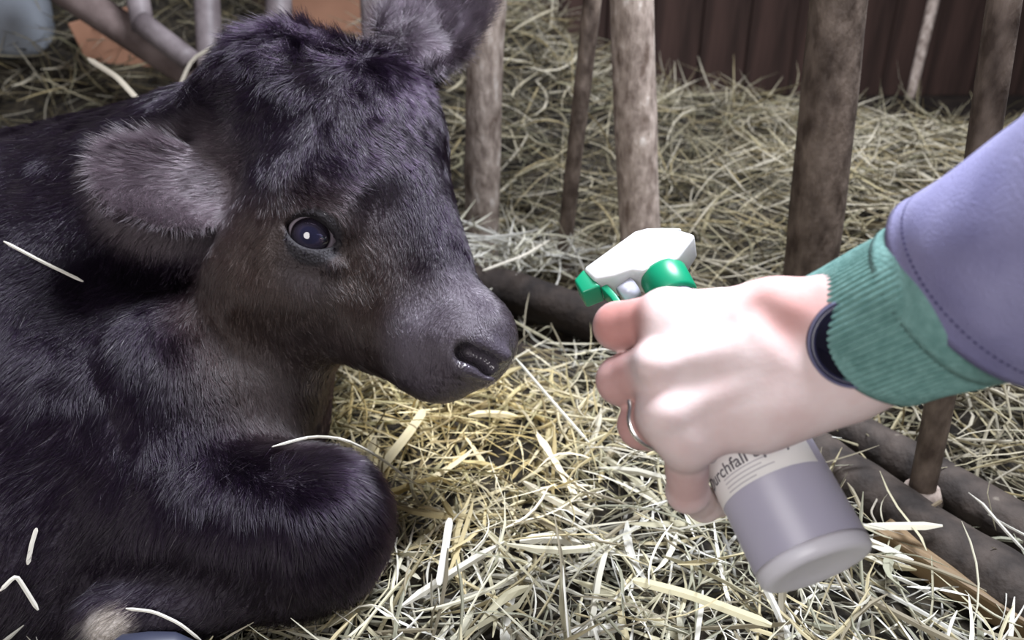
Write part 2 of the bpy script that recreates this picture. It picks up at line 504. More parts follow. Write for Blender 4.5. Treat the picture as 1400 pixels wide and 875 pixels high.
def uv_sphere(r, nu=40, nv=24):
    V, F = lathe([(r * math.sin(math.pi * i / nv) + 1e-6, -r * math.cos(math.pi * i / nv)) for i in range(nv + 1)], nu, False)
    return V, F
V, F = uv_sphere(EYE_R)
eo = link('eye', mesh_np('eye', V, F), calf, eye_mat())
GZd = dirw(0.12, 0.04, -1.0)      # gaze
gu = EU - (EU @ GZd) * GZd; gu /= np.linalg.norm(gu); gv2 = np.cross(GZd, gu)
Mx = Matrix(((gu[0], gv2[0], GZd[0], EYE_C[0]), (gu[1], gv2[1], GZd[1], EYE_C[1]), (gu[2], gv2[2], GZd[2], EYE_C[2]), (0, 0, 0, 1)))
eo.matrix_world = Mx
eo['label'] = 'glossy dark eye'

# ---- fur as hair curves
flow = [  # px, py, depth, direction in the picture plane (dx, dy)
    (440, 70, .70, .1, 1), (360, 100, .72, -.3, 1), (400, 200, .66, -.15, 1), (500, 130, .68, .3, 1), (520, 230, .66, .25, 1), (560, 200, .68, .45, .9),
    (590, 300, .66, .35, 1), (560, 330, .62, .1, 1), (620, 380, .64, .5, .9), (560, 450, .60, .1, 1), (600, 500, .60, .0, 1),
    (450, 270, .62, .6, .3), (380, 310, .61, -.8, .5), (330, 330, .64, -.3, 1), (400, 400, .60, -.2, 1), (480, 400, .61, .2, 1), (350, 450, .62, .1, 1), (420, 480, .63, .3, 1), (300, 400, .66, -.1, 1),
    (280, 250, .66, -.9, .2), (180, 220, .64, -.9, .1), (160, 270, .64, -.7, .7), (240, 180, .65, -.8, -.5), (240, 300, .66, -.3, 1),
    (600, 40, .77, .6, -.7), (560, 20, .78, .3, -.9), (600, 110, .77, .8, .2),
    (150, 170, .75, -.8, .4), (50, 200, .75, -.8, .5), (100, 350, .65, -.5, .9), (30, 500, .6, -.5, .9), (200, 450, .62, -.2, 1), (280, 540, .58, .3, 1), (380, 580, .63, .4, .9),
    (200, 650, .55, -.2, 1), (60, 700, .55, -.5, .8), (330, 680, .54, .2, 1), (430, 650, .57, .7, .6), (500, 700, .56, .6, 1), (440, 760, .52, .2, 1), (350, 760, .53, -.3, 1), (200, 800, .52, -.7, .6)]
FPc = np.array([P(a, b_, c) for a, b_, c, _, _ in flow]); FD = np.array([dirw(dx, dy) for _, _, _, dx, dy in flow])
def vnoise(p, s, seed):
    """smooth irregular vector field, feature size about 1/s"""
    r = np.random.default_rng(seed); out = np.zeros((len(p), 3))
    q = p + np.sin(p[:, [1, 2, 0]] * s * 0.9 + r.uniform(0, 6, 3)) * (0.9 / s)
    for _ in range(14):
        k = r.normal(size=3) * s * r.uniform(.35, 1.2); ph = r.uniform(0, 6.28, 3); amp = r.normal(size=3)
        out += np.sin((q @ k)[:, None] + ph) * amp
    return out / 3.9
def make_fur(n):
    tri = np.concatenate([cq[:, [0, 1, 2]], cq[:, [0, 2, 3]]])
    A, B, Cc = cv[tri[:, 0]], cv[tri[:, 1]], cv[tri[:, 2]]
    ar = np.linalg.norm(np.cross(B - A, Cc - A), axis=1) / 2
    mid = (A + B + Cc) / 3
    head = ball(mid, P(430, 300, .66), .20, .34)
    w = ar * (0.35 + 1.7 * head)
    w *= np.where(mid[:, 0] < -0.62, 0.15, 1.0) * np.where(mid[:, 2] < 0.0, 0.0, 1.0)
    w *= np.where(mid[:, 1] > 0.92, 0.25, 1.0)
    t = rng.choice(len(tri), n, p=w / w.sum())
    u, v = rng.random(n), rng.random(n); fl = u + v > 1; u[fl] = 1 - u[fl]; v[fl] = 1 - v[fl]
    root = A[t] + (B[t] - A[t]) * u[:, None] + (Cc[t] - A[t]) * v[:, None]
    nn = nrm[tri[t, 0]]
    col, br = coat(root)
    keep = (rng.random(n) > br * 1.1) & (np.linalg.norm(root - EYE_C, axis=1) > EYE_R + 0.0035)
    root, nn, col, br = root[keep], nn[keep], col[keep], br[keep]
    n = len(root)
    W = np.zeros((n, 3)); S = np.zeros(n)
    for c, dd in zip(FPc, FD):
        w = 1 / (((root - c) ** 2).sum(1) + 0.0006) ** 2
        W += w[:, None] * dd; S += w
    dr = W / S[:, None]
    poll = ball(root, P(445, 70, .70), .05, .12)
    curl = np.clip(poll + 0.5 * ball(root, P(520, 190, .66), .03, .08), 0, 1)
    dr = dr + vnoise(root, 34, 3) * (0.26 + 0.5 * curl)[:, None] + vnoise(root, 170, 4) * 0.20 + rng.normal(size=(n, 3)) * 0.13
    dr -= (dr * nn).sum(1)[:, None] * nn
    dr /= np.linalg.norm(dr, axis=1)[:, None] + 1e-9
    headw = ball(root, P(500, 330, .64), .13, .20)
    muz = ball(root, P(640, 480, .61), .05, .10)
    earw = np.maximum(ball(root, P(220, 240, .65), .05, .075), ball(root, P(595, 40, .77), .06, .10))
    L = 0.017 * (1 - headw) + 0.0095 * headw
    L = L * (1 - muz) + 0.0058 * muz
    L = L + 0.010 * poll + 0.004 * earw
    L = np.where(np.linalg.norm(root - EYE_C, axis=1) < .033, np.minimum(L, .0045), L)
    L *= rng.uniform(0.6, 1.25, n)
    lift = 0.30 + 0.25 * poll + rng.uniform(-.12, .22, n) + 0.16 * vnoise(root, 30, 9)[:, 0]
    lift = np.clip(lift, 0.1, 0.9)
    K = 5
    pts = np.zeros((n, K, 3)); pts[:, 0] = root - nn * 0.0006
    wav = vnoise(root, 260, 12) * 0.5
    for i in range(1, K):
        s = i / (K - 1)
        d = nn * (lift * (1 - 0.75 * s))[:, None] + dr + wav * (s * (0.20 + 0.9 * curl))[:, None]
        d /= np.linalg.norm(d, axis=1)[:, None]
        pts[:, i] = pts[:, i - 1] + d * (L / (K - 1))[:, None]
    hc = bpy.data.hair_curves.new('fur')
    hc.add_curves([K] * n)
    hc.attributes['position'].data.foreach_set('vector', pts.reshape(-1).astype(np.float32))
    ra = hc.attributes.get('radius') or hc.attributes.new('radius', 'FLOAT', 'POINT')
    prof = np.array([0.00022, 0.00021, 0.00018, 0.00013, 0.00004])
    ra.data.foreach_set('value', (prof[None, :] * rng.uniform(.75, 1.2, n)[:, None]).astype(np.float32).ravel())
    ca = hc.attributes.new('tint', 'FLOAT_COLOR', 'CURVE')
    cl = np.ones((n, 4), np.float32)
    cl[:, :3] = col * rng.uniform(0.4, 1.0, n)[:, None]
    li = rng.random(n) < 0.006
    cl[li, :3] = np.array([0.30, 0.27, 0.27])
    ca.data.foreach_set('color', cl.ravel())
    return hc
m, nt, b = new_mat('calf_fur')
nt.nodes.remove(b)
hb = N_(nt, 'ShaderNodeBsdfHairPrincipled'); hb.parametrization = 'COLOR'
at = N_(nt, 'ShaderNodeAttribute'); at.attribute_name = 'tint'
nt.links.new(at.outputs['Color'], hb.inputs['Color'])
hb.inputs['Roughness'].default_value = 0.22; hb.inputs['Radial Roughness'].default_value = 0.5
hb.inputs['Random Roughness'].default_value = 0.3; hb.inputs['IOR'].default_value = 1.37
nt.links.new(hb.outputs[0], nt.nodes['Material Output'].inputs[0])
fur = link('fur', make_fur(330000), calf, m)
fur['label'] = 'short glossy black coat'; fur['kind'] = 'stuff'

# hoof of the folded foreleg, just above the lower edge of the picture
hv, hf = tube([P(266, 886, .548), P(240, 888, .545), P(205, 894, .54), P(170, 902, .535), P(146, 908, .532)], [.005, .012, .015, .017, .012], 20)
m, nt, b = new_mat('pale_hoof'); b.inputs['Base Color'].default_value = (0.028, 0.032, 0.055, 1); b.inputs['Roughness'].default_value = 0.5
ho = link('hoof', mesh_np('hoof', hv, hf), calf, m); ho['label'] = 'pale blue-grey hoof of the folded foreleg'

# ------------------------------------------------------------------ hay blades
PAL = np.array([(0.66, 0.64, 0.53), (0.58, 0.56, 0.43), (0.48, 0.45, 0.31), (0.76, 0.75, 0.67), (0.34, 0.34, 0.25), (0.50, 0.44, 0.27), (0.26, 0.23, 0.16), (0.70, 0.69, 0.62)])
def blades(n, pos, L, W, pitch, pal, bend=0.25, seed=1, kink=0.25):
    """n hay blades as V-folded ribbons; pos n x 3 centres"""
    r = np.random.default_rng(seed)
    K = 6
    az = r.uniform(0, 2 * math.pi, n); pt = pitch
    dr = np.stack([np.cos(az) * np.cos(pt), np.sin(az) * np.cos(pt), np.sin(pt)], 1)
    sd = np.stack([-np.sin(az), np.cos(az), np.zeros(n)], 1)
    upv = np.cross(dr, sd)
    roll = r.uniform(-1.2, 1.2, n)
    s1 = sd * np.cos(roll)[:, None] + upv * np.sin(roll)[:, None]
    s2 = np.cross(s1, dr)
    b1 = r.normal(0, bend, n); b2 = r.normal(0, bend * 0.6, n)
    tk = r.uniform(0.1, 0.4, n) * np.where(r.random(n) < 0.5, -1, 1); ka = np.where(r.random(n) < kink, r.normal(0, 0.9, n), 0)
    tw = r.normal(0, 1.0, n)
    V = np.zeros((n, K, 3, 3))
    for i in range(K):
        t = i / (K - 1) - 0.5
        c = pos + L[:, None] * (dr * t + sd * (b1 * (t * t * 2) + ka * np.maximum(0, t * np.sign(tk) - np.abs(tk)))[:, None]
                                - upv * (b2 * t * t * 2)[:, None])
        ct, st = np.cos(tw * t), np.sin(tw * t)
        a = s1 * ct[:, None] + s2 * st[:, None]; bq = s2 * ct[:, None] - s1 * st[:, None]
        wd = W * (0.25 if i in (0, K - 1) else 1.0)
        V[:, i, 0] = c - a * (wd / 2)[:, None] + bq * (wd * 0.16)[:, None]
        V[:, i, 1] = c - bq * (wd * 0.12)[:, None]
        V[:, i, 2] = c + a * (wd / 2)[:, None] + bq * (wd * 0.16)[:, None]
    V[:, :, :, 2] = np.maximum(V[:, :, :, 2], -0.012)
    base = (np.arange(n) * K * 3)[:, None]
    f = []
    for i in range(K - 1):
        for j in (0, 1):
            o = i * 3 + j
            f.append(np.concatenate([base + o, base + o + 1, base + o + 4, base + o + 3], 1))
    F = np.stack(f, 1).reshape(-1, 4)
    col = pal[r.integers(0, len(pal), n)] * r.uniform(0.6, 1.12, n)[:, None]
    return V, F, col
def blade_object(name, V, F, col, keep=None):
    n = len(V)
    if keep is not None:
        F = F.reshape(n, -1, 4)[keep]; V = V[keep]; col = col[keep]
        F = F - F[:, :1, :1]
        n = len(V); F = (F + (np.arange(n) * 18)[:, None, None]).reshape(-1, 4)
    me = mesh_np(name, V.reshape(-1, 3), F, False, np.repeat(col, 18, 0))
    return link(name, me, None, M['hay'])

def avoid(V, pad=0.001):
    n = len(V); mid = V[:, :, 1, :].reshape(-1, 3)
    near = (mid[:, 0] < 0.06) & (mid[:, 1] < 1.2)
    d = np.ones(len(mid)); d[near] = calf_sdf(mid[near])
    return (d.reshape(n, -1) > pad).all(1)

def on_front(n, r):
    x = r.uniform(-1.0, 0.85, n * 3); y = r.uniform(0.12, 1.30, n * 3)
    s = fence_side(x, y); k = s < 0.0
    # thinner cover in the hollow along the fence
    k &= r.random(n * 3) < np.clip(0.10 + sstep(-s, 0.17, 0.40) + 1 - sstep(y, .74, .90), 0, 1)
    x, y = x[k][:n], y[k][:n]
    return x, y
r0 = np.random.default_rng(21)
# under layer: short broken bits, then long blades, then wide straws
def front_layer(n, Lr, Wr, zr, ps, seed, pal, kink=.3):
    r = np.random.default_rng(seed)
    x, y = on_front(n, r); n = len(x)
    z = hay_h(x, y) + r.uniform(zr[0], zr[1], n)
    L = r.uniform(Lr[0], Lr[1], n); W = r.uniform(Wr[0], Wr[1], n) ** 1.0
    return blades(n, np.stack([x, y, z], 1), L, W, r.normal(0, ps, n), pal, 0.15, seed, kink)
sets = [front_layer(4500, (.015, .05), (.0008, .0020), (-.004, .022), .35, 35, PAL, .15),
        front_layer(4600, (.03, .09), (.0016, .0042), (-.02, .003), .30, 31, PAL * 0.55),  # under layer tinted darker, imitating shade deep in the hay
        front_layer(4200, (.04, .13), (.0014, .0042), (-.005, .030), .30, 32, PAL),
        front_layer(1000, (.04, .12), (.0045, .0085), (-.005, .028), .24, 33, PAL * 1.05),
        front_layer(1500, (.03, .09), (.0014, .0034), (.012, .045), .60, 34, PAL * 1.1)]
Vs = np.concatenate([s[0] for s in sets]); cs = np.concatenate([s[2] for s in sets])
def faces_for(n):
    base = (np.arange(n) * 18)[:, None]
    return np.stack([np.concatenate([base + i * 3 + j, base + i * 3 + j + 1, base + i * 3 + j + 4, base + i * 3 + j + 3], 1) for i in range(5) for j in (0, 1)], 1).reshape(-1, 4)
# a bunch hanging over the black rail at the foot of the first bar
rd = np.random.default_rng(77); nd = 120
tt = rd.uniform(0, 1, nd)
dp = np.array([ground(600 + 190 * a, 335 + 10 * a, .07) for a in tt]) + rd.normal(0, 1, (nd, 3)) * np.array([.02, .025, .014])
dpl = blades(nd, dp, rd.uniform(.06, .17, nd), rd.uniform(.0016, .0045, nd), rd.normal(0, .35, nd), PAL[[0, 1, 3, 7]] * 1.05, .2, 78, .3)
Vs = np.concatenate([Vs, dpl[0]]); cs = np.concatenate([cs, dpl[2]])
# warmer, yellower straw lies under the calf's chin
mid = Vs[:, 3, 1, :]
yl = ball(mid, ground(600, 600), .05, .28)
cs = cs * (1 - yl[:, None]) + cs * np.array([1.12, 0.98, 0.66]) * yl[:, None]
kp = avoid(Vs)
def seg_dist(p, a, b_):
    ba = b_ - a; t = np.clip((p - a) @ ba / (ba @ ba), 0, 1); return np.linalg.norm(p - a - t[:, None] * ba, axis=1)
for a, b_, rr in ((ground(1100, 600), ground(1400, 850), .045), (ground(1150, 585), ground(1480, 776), .040), (ground(1205, 772), ground(1420, 912), .010)):
    kp &= (seg_dist(Vs[:, 3, 1, :2], a[:2], b_[:2]) > rr) | (rng.random(len(Vs)) < .06)
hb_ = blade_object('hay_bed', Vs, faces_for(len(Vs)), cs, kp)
setp(hb_, 'loose pale hay bedding spread in front of the fence under calf and hand', 'hay', kind='stuff')

def back_layer(n, Lr, Wr, zr, ps, seed, pal, smax_=1.15, kink=.3):
    r = np.random.default_rng(seed)
    x = r.uniform(-1.75, 1.75, n * 4); y = r.uniform(0.3, 2.6, n * 4)
    s = fence_side(x, y); k = (s > 0.015) & (s < smax_)
    dcam = np.sqrt(x * x + y * y); k &= r.random(n * 4) < np.clip(1.25 / dcam ** 2, .25, 1)
    x, y = x[k][:n], y[k][:n]; n = len(x)
    z = hay_h(x, y) + r.uniform(zr[0], zr[1], n)
    return blades(n, np.stack([x, y, z], 1), r.uniform(*Lr, n), r.uniform(*Wr, n), r.normal(0, ps, n), pal, 0.26, seed, kink)
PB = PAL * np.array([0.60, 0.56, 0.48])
sets = [back_layer(6000, (.05, .13), (.0015, .0036), (-.025, .0), .30, 41, PB * 0.32),  # lowest heap blades darkened to stand in for shadowed gaps
        back_layer(6200, (.08, .24), (.0013, .0034), (-.01, .035), .32, 42, PB),
        back_layer(1600, (.08, .22), (.0032, .0060), (-.01, .035), .30, 43, PB * 1.05),
        back_layer(1200, (.07, .18), (.0013, .0030), (.01, .06), .7, 44, PB * 1.05)]
Vs = np.concatenate([s[0] for s in sets]); cs = np.concatenate([s[2] for s in sets])
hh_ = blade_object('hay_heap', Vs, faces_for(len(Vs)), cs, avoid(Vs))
setp(hh_, 'deep heap of dry hay piled up behind the wooden fence bars', 'hay', kind='stuff')
bd = link('hay_underlayer', mesh_np('hay_underlayer', vv, ff, True), None, M['bedding'])
setp(bd, 'bedding under the loose hay, coloured dark for its shaded gaps', 'bedding', kind='stuff')

# ------------------------------------------------------------------ feed fence
fence = empty('feed_fence', tuple(ground(900, 480)))
setp(fence, 'weathered fence of round bars standing on dark ground rails', 'fence')
def rough_tube(name, pts, r0_, r1_, mat, seg=20, n=40, amp=0.03, seed=0):
    pts = np.asarray(pts, float)
    t = np.linspace(0, 1, n); seglen = np.concatenate([[0], np.cumsum(np.linalg.norm(np.diff(pts, axis=0), axis=1))]); seglen /= seglen[-1]
    path = np.stack([np.interp(t, seglen, pts[:, i]) for i in range(3)], 1)
    r = np.random.default_rng(seed); ph = r.uniform(0, 6.28, 8)
    def rf(s, a):
        return 1 + amp * (math.sin(3 * a + 9 * s + ph[0]) * .4 + math.sin(2 * a - 17 * s + ph[1]) * .5 + math.sin(5 * a + 31 * s + ph[2]) * .25 + math.sin(41 * s + ph[3]) * .3)
    L = np.linalg.norm(pts[-1] - pts[0])
    off = np.stack([np.sin(t * 7 + ph[4]), np.sin(t * 9 + ph[5]), np.zeros(n)], 1) * L * 0.0025
    V, F = tube(path + off, r0_ + (r1_ - r0_) * t, seg, True, rf)
    o = link(name, mesh_np(name, V, F, True), None, mat)
    return child_of(o, fence)
def bar(bx_, by_, tx, ty, wb, wt, mat, z=-0.01, seed=0, up=1.0):
    b0 = ground(bx_, by_, z); Y = b0[1]
    t0 = on_y(tx, ty, Y)
    t1 = t0 + (t0 - b0) * up
    rb = wb / 2 * depth_of(b0) / FPX; rt = wt / 2 * depth_of(t0) / FPX
    return rough_tube('bar', [b0, t0, t1], rb, rt, mat, seed=seed)
bar(656, 372, 668, 0, 46, 51, M['wood_bar'], seed=1)
bar(882, 430, 862, 0, 54, 55, M['wood_bar'], seed=2)
bar(1084, 520, 1150, 0, 66, 71, M['wood_bar_dark'], seed=3)
bar(768, 395, 808, 0, 20, 27, M['wood_bar_dark'], seed=4)
# post on the front rail, going up behind the sleeve
RA0 = ground(1060, 585, .016); RA1 = P(1460, 872, .60)
pb = P(1258, 682, .735)
pt_ = on_y(1378, 0, pb[1] + 0.02)
rough_tube('bar', [pb, pt_, pt_ + (pt_ - pb) * .9], R(17, .735), R(21, depth_of(pt_)), M['wood_bar_dark'], seed=5)
fv, ff2 = tube([pb + UP * 0.000, pb + (pt_ - pb) * 0.03], [.020, .0155], 18)
child_of(link('flange', mesh_np('flange', fv, ff2), None, M['wood_bar']), fence)
# rails
rough_tube('rail', [RA0, P(1130, 632, .795), P(1390, 815, .625), RA1], .024, .030, M['rail'], 24, 60, .05, 11)
rough_tube('rail', [ground(940, 490, .01), ground(1170, 592, .012), ground(1480, 776, .014)], .022, .0235, M['rail'], 24, 60, .05, 12)
rough_tube('rail', [ground(300, 345, .02), ground(700, 398, .03), ground(1010, 505, .02)], .034, .030, M['rail_black'], 24, 60, .05, 13)

# plank on the ground beside the front rail
pa, pz = ground(1205, 772, .012), ground(1420, 912, .012)
pl = link('wooden_plank', box_mesh('wooden_plank', 0.034, np.linalg.norm(pz - pa) * 1.3, 0.022, 0.003), None, M['plank'])
dv = pz - pa; pl.location = (pa + pz) / 2 + np.array([0.030, 0.027, 0]); pl.rotation_euler = (0, 0, math.atan2(dv[1], dv[0]) - math.pi / 2)
setp(pl, 'tan wooden plank lying along the foot of the dark rail', 'plank')

# ------------------------------------------------------------------ blurred things behind the calf's back
gate = empty('pipe_gate', tuple(P(280, 120, 1.55)))
setp(gate, 'grey metal pipe gate standing behind the back of the calf', 'gate')
def pipe(name, a, b_, r, mat):
    V, F = tube(np.linspace(a, b_, 8), r, 16)
    return child_of(link(name, mesh_np(name, V, F), None, mat), gate)
GD = 1.5
pipe('rail', P(40, -45, GD + .02), P(400, 190, GD + .02), R(23, GD), M['steel_dark'])
pipe('bar', P(178, -60, GD - .03), P(196, 40, GD - .03), R(15, GD), M['steel'])
pipe('bar', P(192, 30, GD - .04), P(262, 84, GD - .04), R(15, GD), M['steel'])
pipe('bar', P(280, -60, GD - .02), P(290, 135, GD - .02), R(17, GD), M['steel'])
pipe('bar', P(378, -60, GD), P(386, 120, GD), R(18, GD), M['steel'])
pipe('bar', P(508, -60, GD), P(520, 120, GD), R(20, GD), M['steel'])
tb = link('terracotta_board', box_mesh('terracotta_board', .17, .025, .30, .004), None, M['terracotta'])
tb.location = P(190, 110, 1.75); tb.rotation_euler = (0, math.radians(-14), math.radians(8))
setp(tb, 'terracotta coloured board leaning behind the grey pipe gate', 'board')
tb2 = link('terracotta_board', box_mesh('terracotta_board', .30, .025, .36, .004), None, M['terracotta'])
tb2.location = P(450, 10, 2.0); tb2.rotation_euler = (0, math.radians(3), math.radians(-6))
setp(tb2, 'terracotta coloured board behind the far ear of the calf', 'board')
V, F = lathe([(.055, 0), (.07, .02), (.085, .20), (.09, .22), (.086, .225)], 28)
bk = link('bucket', mesh_np('bucket', V, F), None, M['bluegrey'])
bk.location = P(35, 75, 1.75); setp(bk, 'pale blue-grey bucket standing on the hay in the corner', 'bucket')

V, F = tube(np.linspace(P(1284, -30, 2.0), P(1244, 135, 2.0), 10), [.013, .014, .0145, .014, .0142, .0138, .013, .0128, .012, .011], 12)
stk = link('wooden_stake', mesh_np('wooden_stake', V, F), None, M['wood_bar'])
setp(stk, 'pale slanting stake between the two right bars behind the hay', 'stake')

# ------------------------------------------------------------------ spray bottle
BB = P(1118, 778, .394); BT = P(912, 387, .512)
Zb = BT - BB; HB = np.linalg.norm(Zb); Zb /= HB
Nb = dirw(-.9, .43, 0.02); Nb = Nb - (Nb @ Zb) * Zb; Nb /= np.linalg.norm(Nb)     # nozzle direction = local X
Yb = np.cross(Zb, Nb)
MB = Matrix(((Nb[0], Yb[0], Zb[0], BB[0]), (Nb[1], Yb[1], Zb[1], BB[1]), (Nb[2], Yb[2], Zb[2], BB[2]), (0, 0, 0, 1)))
bottle = empty('spray_bottle'); bottle.matrix_world = MB
setp(bottle, 'grey plastic spray bottle with white and green trigger head in the hand', 'spray bottle')
RB = R(81, .394)
def plain(name, c, rough=.4, sss=0.0, spec=.5):
    m, nt, b = new_mat(name); b.inputs['Base Color'].default_value = (*c, 1); b.inputs['Roughness'].default_value = rough
    b.inputs['Specular IOR Level'].default_value = spec
    if sss:
        b.inputs['Subsurface Weight'].default_value = sss; b.inputs['Subsurface Radius'].default_value = (.02, .02, .025); b.inputs['Subsurface Scale'].default_value = .4
    return m
M['bottle'] = plain('frosted_bottle', (0.42, 0.405, 0.50), .38, .25)
M['bottle_base'] = plain('pale_bottle_base', (0.82, 0.81, 0.86), .35)  # base coloured paler than the body, standing in for light shining through
_nt = M['bottle_base'].node_tree; _t = _nt.nodes.new('ShaderNodeBsdfTranslucent'); _t.inputs[0].default_value = (.85, .84, .9, 1)
_m = _nt.nodes.new('ShaderNodeMixShader'); _m.inputs[0].default_value = .25
_nt.links.new(_nt.nodes['Principled BSDF'].outputs[0], _m.inputs[1]); _nt.links.new(_t.outputs[0], _m.inputs[2]); _nt.links.new(_m.outputs[0], _nt.nodes['Material Output'].inputs[0])
M['white_plastic'] = plain('white_plastic', (0.62, 0.63, 0.63), .35, .1)
M['green_plastic'] = plain('green_plastic', (0.004, 0.235, 0.115), .35)
M['clear_plastic'] = plain('cloudy_plastic', (0.55, 0.56, 0.66), .2)
M['label'] = plain('label_paper', (0.82, 0.82, 0.80), .45)
M['ink'] = plain('grey_ink', (0.13, 0.125, 0.14), .5)
M['ink_pale'] = plain('pale_ink', (0.52, 0.51, 0.53), .5)
zn = HB - 0.012
V, F = lathe([(RB - .004, .0030), (RB - .0016, .0034), (RB, .005), (RB, zn - .062), (RB * .97, zn - .052), (RB * .80, zn - .034), (RB * .52, zn - .014), (.0125, zn - .006), (.0125, HB)], 64)
link('bottle_body', mesh_np('bottle_body', V, F), bottle, M['bottle'])
V, F = lathe([(.0002, .0012), (RB * .30, .0011), (RB * .62, .0004), (RB * .80, -.0010), (RB * .93, -.0004), (RB * .985, .0015), (RB * 1.002, .005), (RB * 1.001, .0072)], 64)
bo = link('bottle_base', mesh_np('bottle_base', V, F), bottle, M['bottle_base']); bo['label'] = 'pale rounded base of the bottle'
# camera-facing azimuth in local coordinates
cdir = CAM - (BB + Zb * HB * .5); az0 = math.atan2(cdir @ Yb, cdir @ Nb)
# direction along the surface in which the picture runs left -> right
sgn = 1.0 if (np.cross(Zb, cdir) @ RIGHT) > 0 else -1.0
def wrap(u, v, lift):
    """u metres along the surface (left to right in the picture), v metres up the axis"""
    a = az0 + sgn * u / RB
    return ((RB + lift) * math.cos(a), (RB + lift) * math.sin(a), v)
LZ0, LZ1 = .0450, .112
def patch(name, u0, u1, v0, v1, lift, mat, n=40, par=None):
    V = []; F = []
    for i in range(n + 1):
        u = u0 + (u1 - u0) * i / n
        V += [wrap(u, v0, lift), wrap(u, v1, lift), wrap(u, v1, lift - .0002), wrap(u, v0, lift - .0002)]
    for i in range(n):
        a = i * 4
        for j in range(4): F.append([a + j, a + 4 + j, a + 4 + (j + 1) % 4, a + (j + 1) % 4])
    F += [[0, 1, 2, 3], [n * 4 + 3, n * 4 + 2, n * 4 + 1, n * 4]]
    return link(name, mesh_np(name, np.array(V), F, False), par if par is not None else bottle, mat)
lab = patch('label', -.056, .0305, LZ0, LZ1, .0004, M['label']); lab['label'] = 'white paper label printed Durchfall Spray'
def lettering(text, size, u0, v0, mat, name='lettering', bold=0.0):
    cu = bpy.data.curves.new('t', 'FONT'); cu.body = text; cu.size = size; cu.offset = bold
    to = bpy.data.objects.new('t', cu); COL.objects.link(to)
    dg = bpy.context.evaluated_depsgraph_get(); me = bpy.data.meshes.new_from_object(to.evaluated_get(dg))
    bpy.data.objects.remove(to)
    for v in me.vertices:
        v.co = wrap(u0 + v.co.x, v0 + v.co.y, .0007)
    me.name = name
    return link(name, me, lab, mat)
lettering('Durchfall Spray', .0096, -.0405, .0556, M['ink'], bold=.00012)
for k in range(4):
    patch('print_line', -.024, -.024 + (.028, .024, .030, .019)[k], .0538 - k * .0024, .0545 - k * .0024, .0007, M['ink_pale'], 16, lab)
# outline of the emblem above the lettering
def stroke(pts, w, name, mat):
    V = []; F = []
    pts = np.array(pts); T = np.gradient(pts, axis=0); T /= np.linalg.norm(T, axis=1)[:, None]
    for p_, t in zip(pts, T):
        n = np.array([-t[1], t[0]]) * w / 2
        V += [wrap(*(p_ + n), .0007), wrap(*(p_ - n), .0007)]
    for i in range(len(pts) - 1): F.append([2 * i, 2 * i + 1, 2 * i + 3, 2 * i + 2])
    return link(name, mesh_np(name, np.array(V), F, False), lab, mat)
th = np.linspace(0, math.pi, 14)
stroke([(-.0285, .0740)] + [(-.0235 - .005 * math.cos(t), .0695 - .0035 * math.sin(t)) for t in th] + [(-.0185, .072)], .0007, 'emblem', M['ink_pale'])

# sprayer head: profile in local x (nozzle direction) / z (axis)
S_ = .512 / FPX
def prism(name, prof, half, mat, taper=None, bev=.0025, par=None):
    """profile extruded along local Y; taper(x,z) scales the half width"""
    import bmesh
    bm = bmesh.new()
    A = [bm.verts.new((x, -half * (taper(x, z) if taper else 1), z)) for x, z in prof]
    B = [bm.verts.new((x, half * (taper(x, z) if taper else 1), z)) for x, z in prof]
    n = len(prof)
    bm.faces.new(A); bm.faces.new(B[::-1])
    for i in range(n): bm.faces.new((A[i], B[i], B[(i + 1) % n], A[(i + 1) % n]))
    bmesh.ops.recalc_face_normals(bm, faces=bm.faces)
    if bev: bmesh.ops.bevel(bm, geom=list(bm.edges), offset=bev, segments=3, affect='EDGES', profile=.5, clamp_overlap=True)
    me = bpy.data.meshes.new(name); bm.to_mesh(me); bm.free()
    me.polygons.foreach_set('use_smooth', np.full(len(me.polygons), True))
    return link(name, me, par if par is not None else bottle, mat)
def prof(pts): return [(n * S_, HB + a * S_) for n, a in pts]
sh = prism('sprayer_shroud', prof([(-61, 40), (-50, 56), (-28, 74), (-12, 84), (7, 88), (98, 61), (90, 33), (64, 26), (40, 24), (28, 14), (-22, 11), (-40, 24)]), .0135, M['white_plastic'],
           taper=lambda x, z: 0.72 + 0.28 * np.clip((HB + 80 * S_ - z) / (60 * S_), 0, 1))
prism('sprayer_ridge', prof([(-52, 66), (-28, 80), (-8, 90), (9, 93), (96, 66), (94, 52), (10, 72), (-30, 62)]), .0085, M['white_plastic'], bev=.002, par=sh)
prism('nozzle', prof([(97, 63), (116, 51), (113, 24), (85, 24), (88, 34)]), .0095, M['green_plastic'], bev=.0018)
V, F = lathe([(.0140, HB - .014), (.0158, HB - .012), (.0160, HB + .006), (.0150, HB + .0085), (.010, HB + .009)], 64)
Vr = []
for v in V:
    a = math.atan2(v[1], v[0]); r = math.hypot(v[0], v[1]); k = 1 + (.02 * math.sin(32 * a) if HB - .013 < v[2] < HB + .007 else 0)
    Vr.append((r * k * math.cos(a), r * k * math.sin(a), v[2]))
link('collar', mesh_np('collar', np.array(Vr), F), bottle, M['green_plastic'])
prism('trigger', prof([(86, 26), (76, 27), (70, 5), (66, -25), (70, -55), (80, -80), (86, -79), (77, -52), (75, -25), (80, 4)]), .007, M['green_plastic'], bev=.001)
V, F = tube([(.020, 0, HB + 14 * S_), (.031, 0, HB + 9 * S_)], [.0075, .0065], 24)
link('piston', mesh_np('piston', V, F), bottle, M['clear_plastic'])
V, F = tube([(0, 0, .006), (0, 0, HB * .5), (0, 0, HB)], .002, 10)
link('dip_tube', mesh_np('dip_tube', V, F), bottle, M['clear_plastic'])

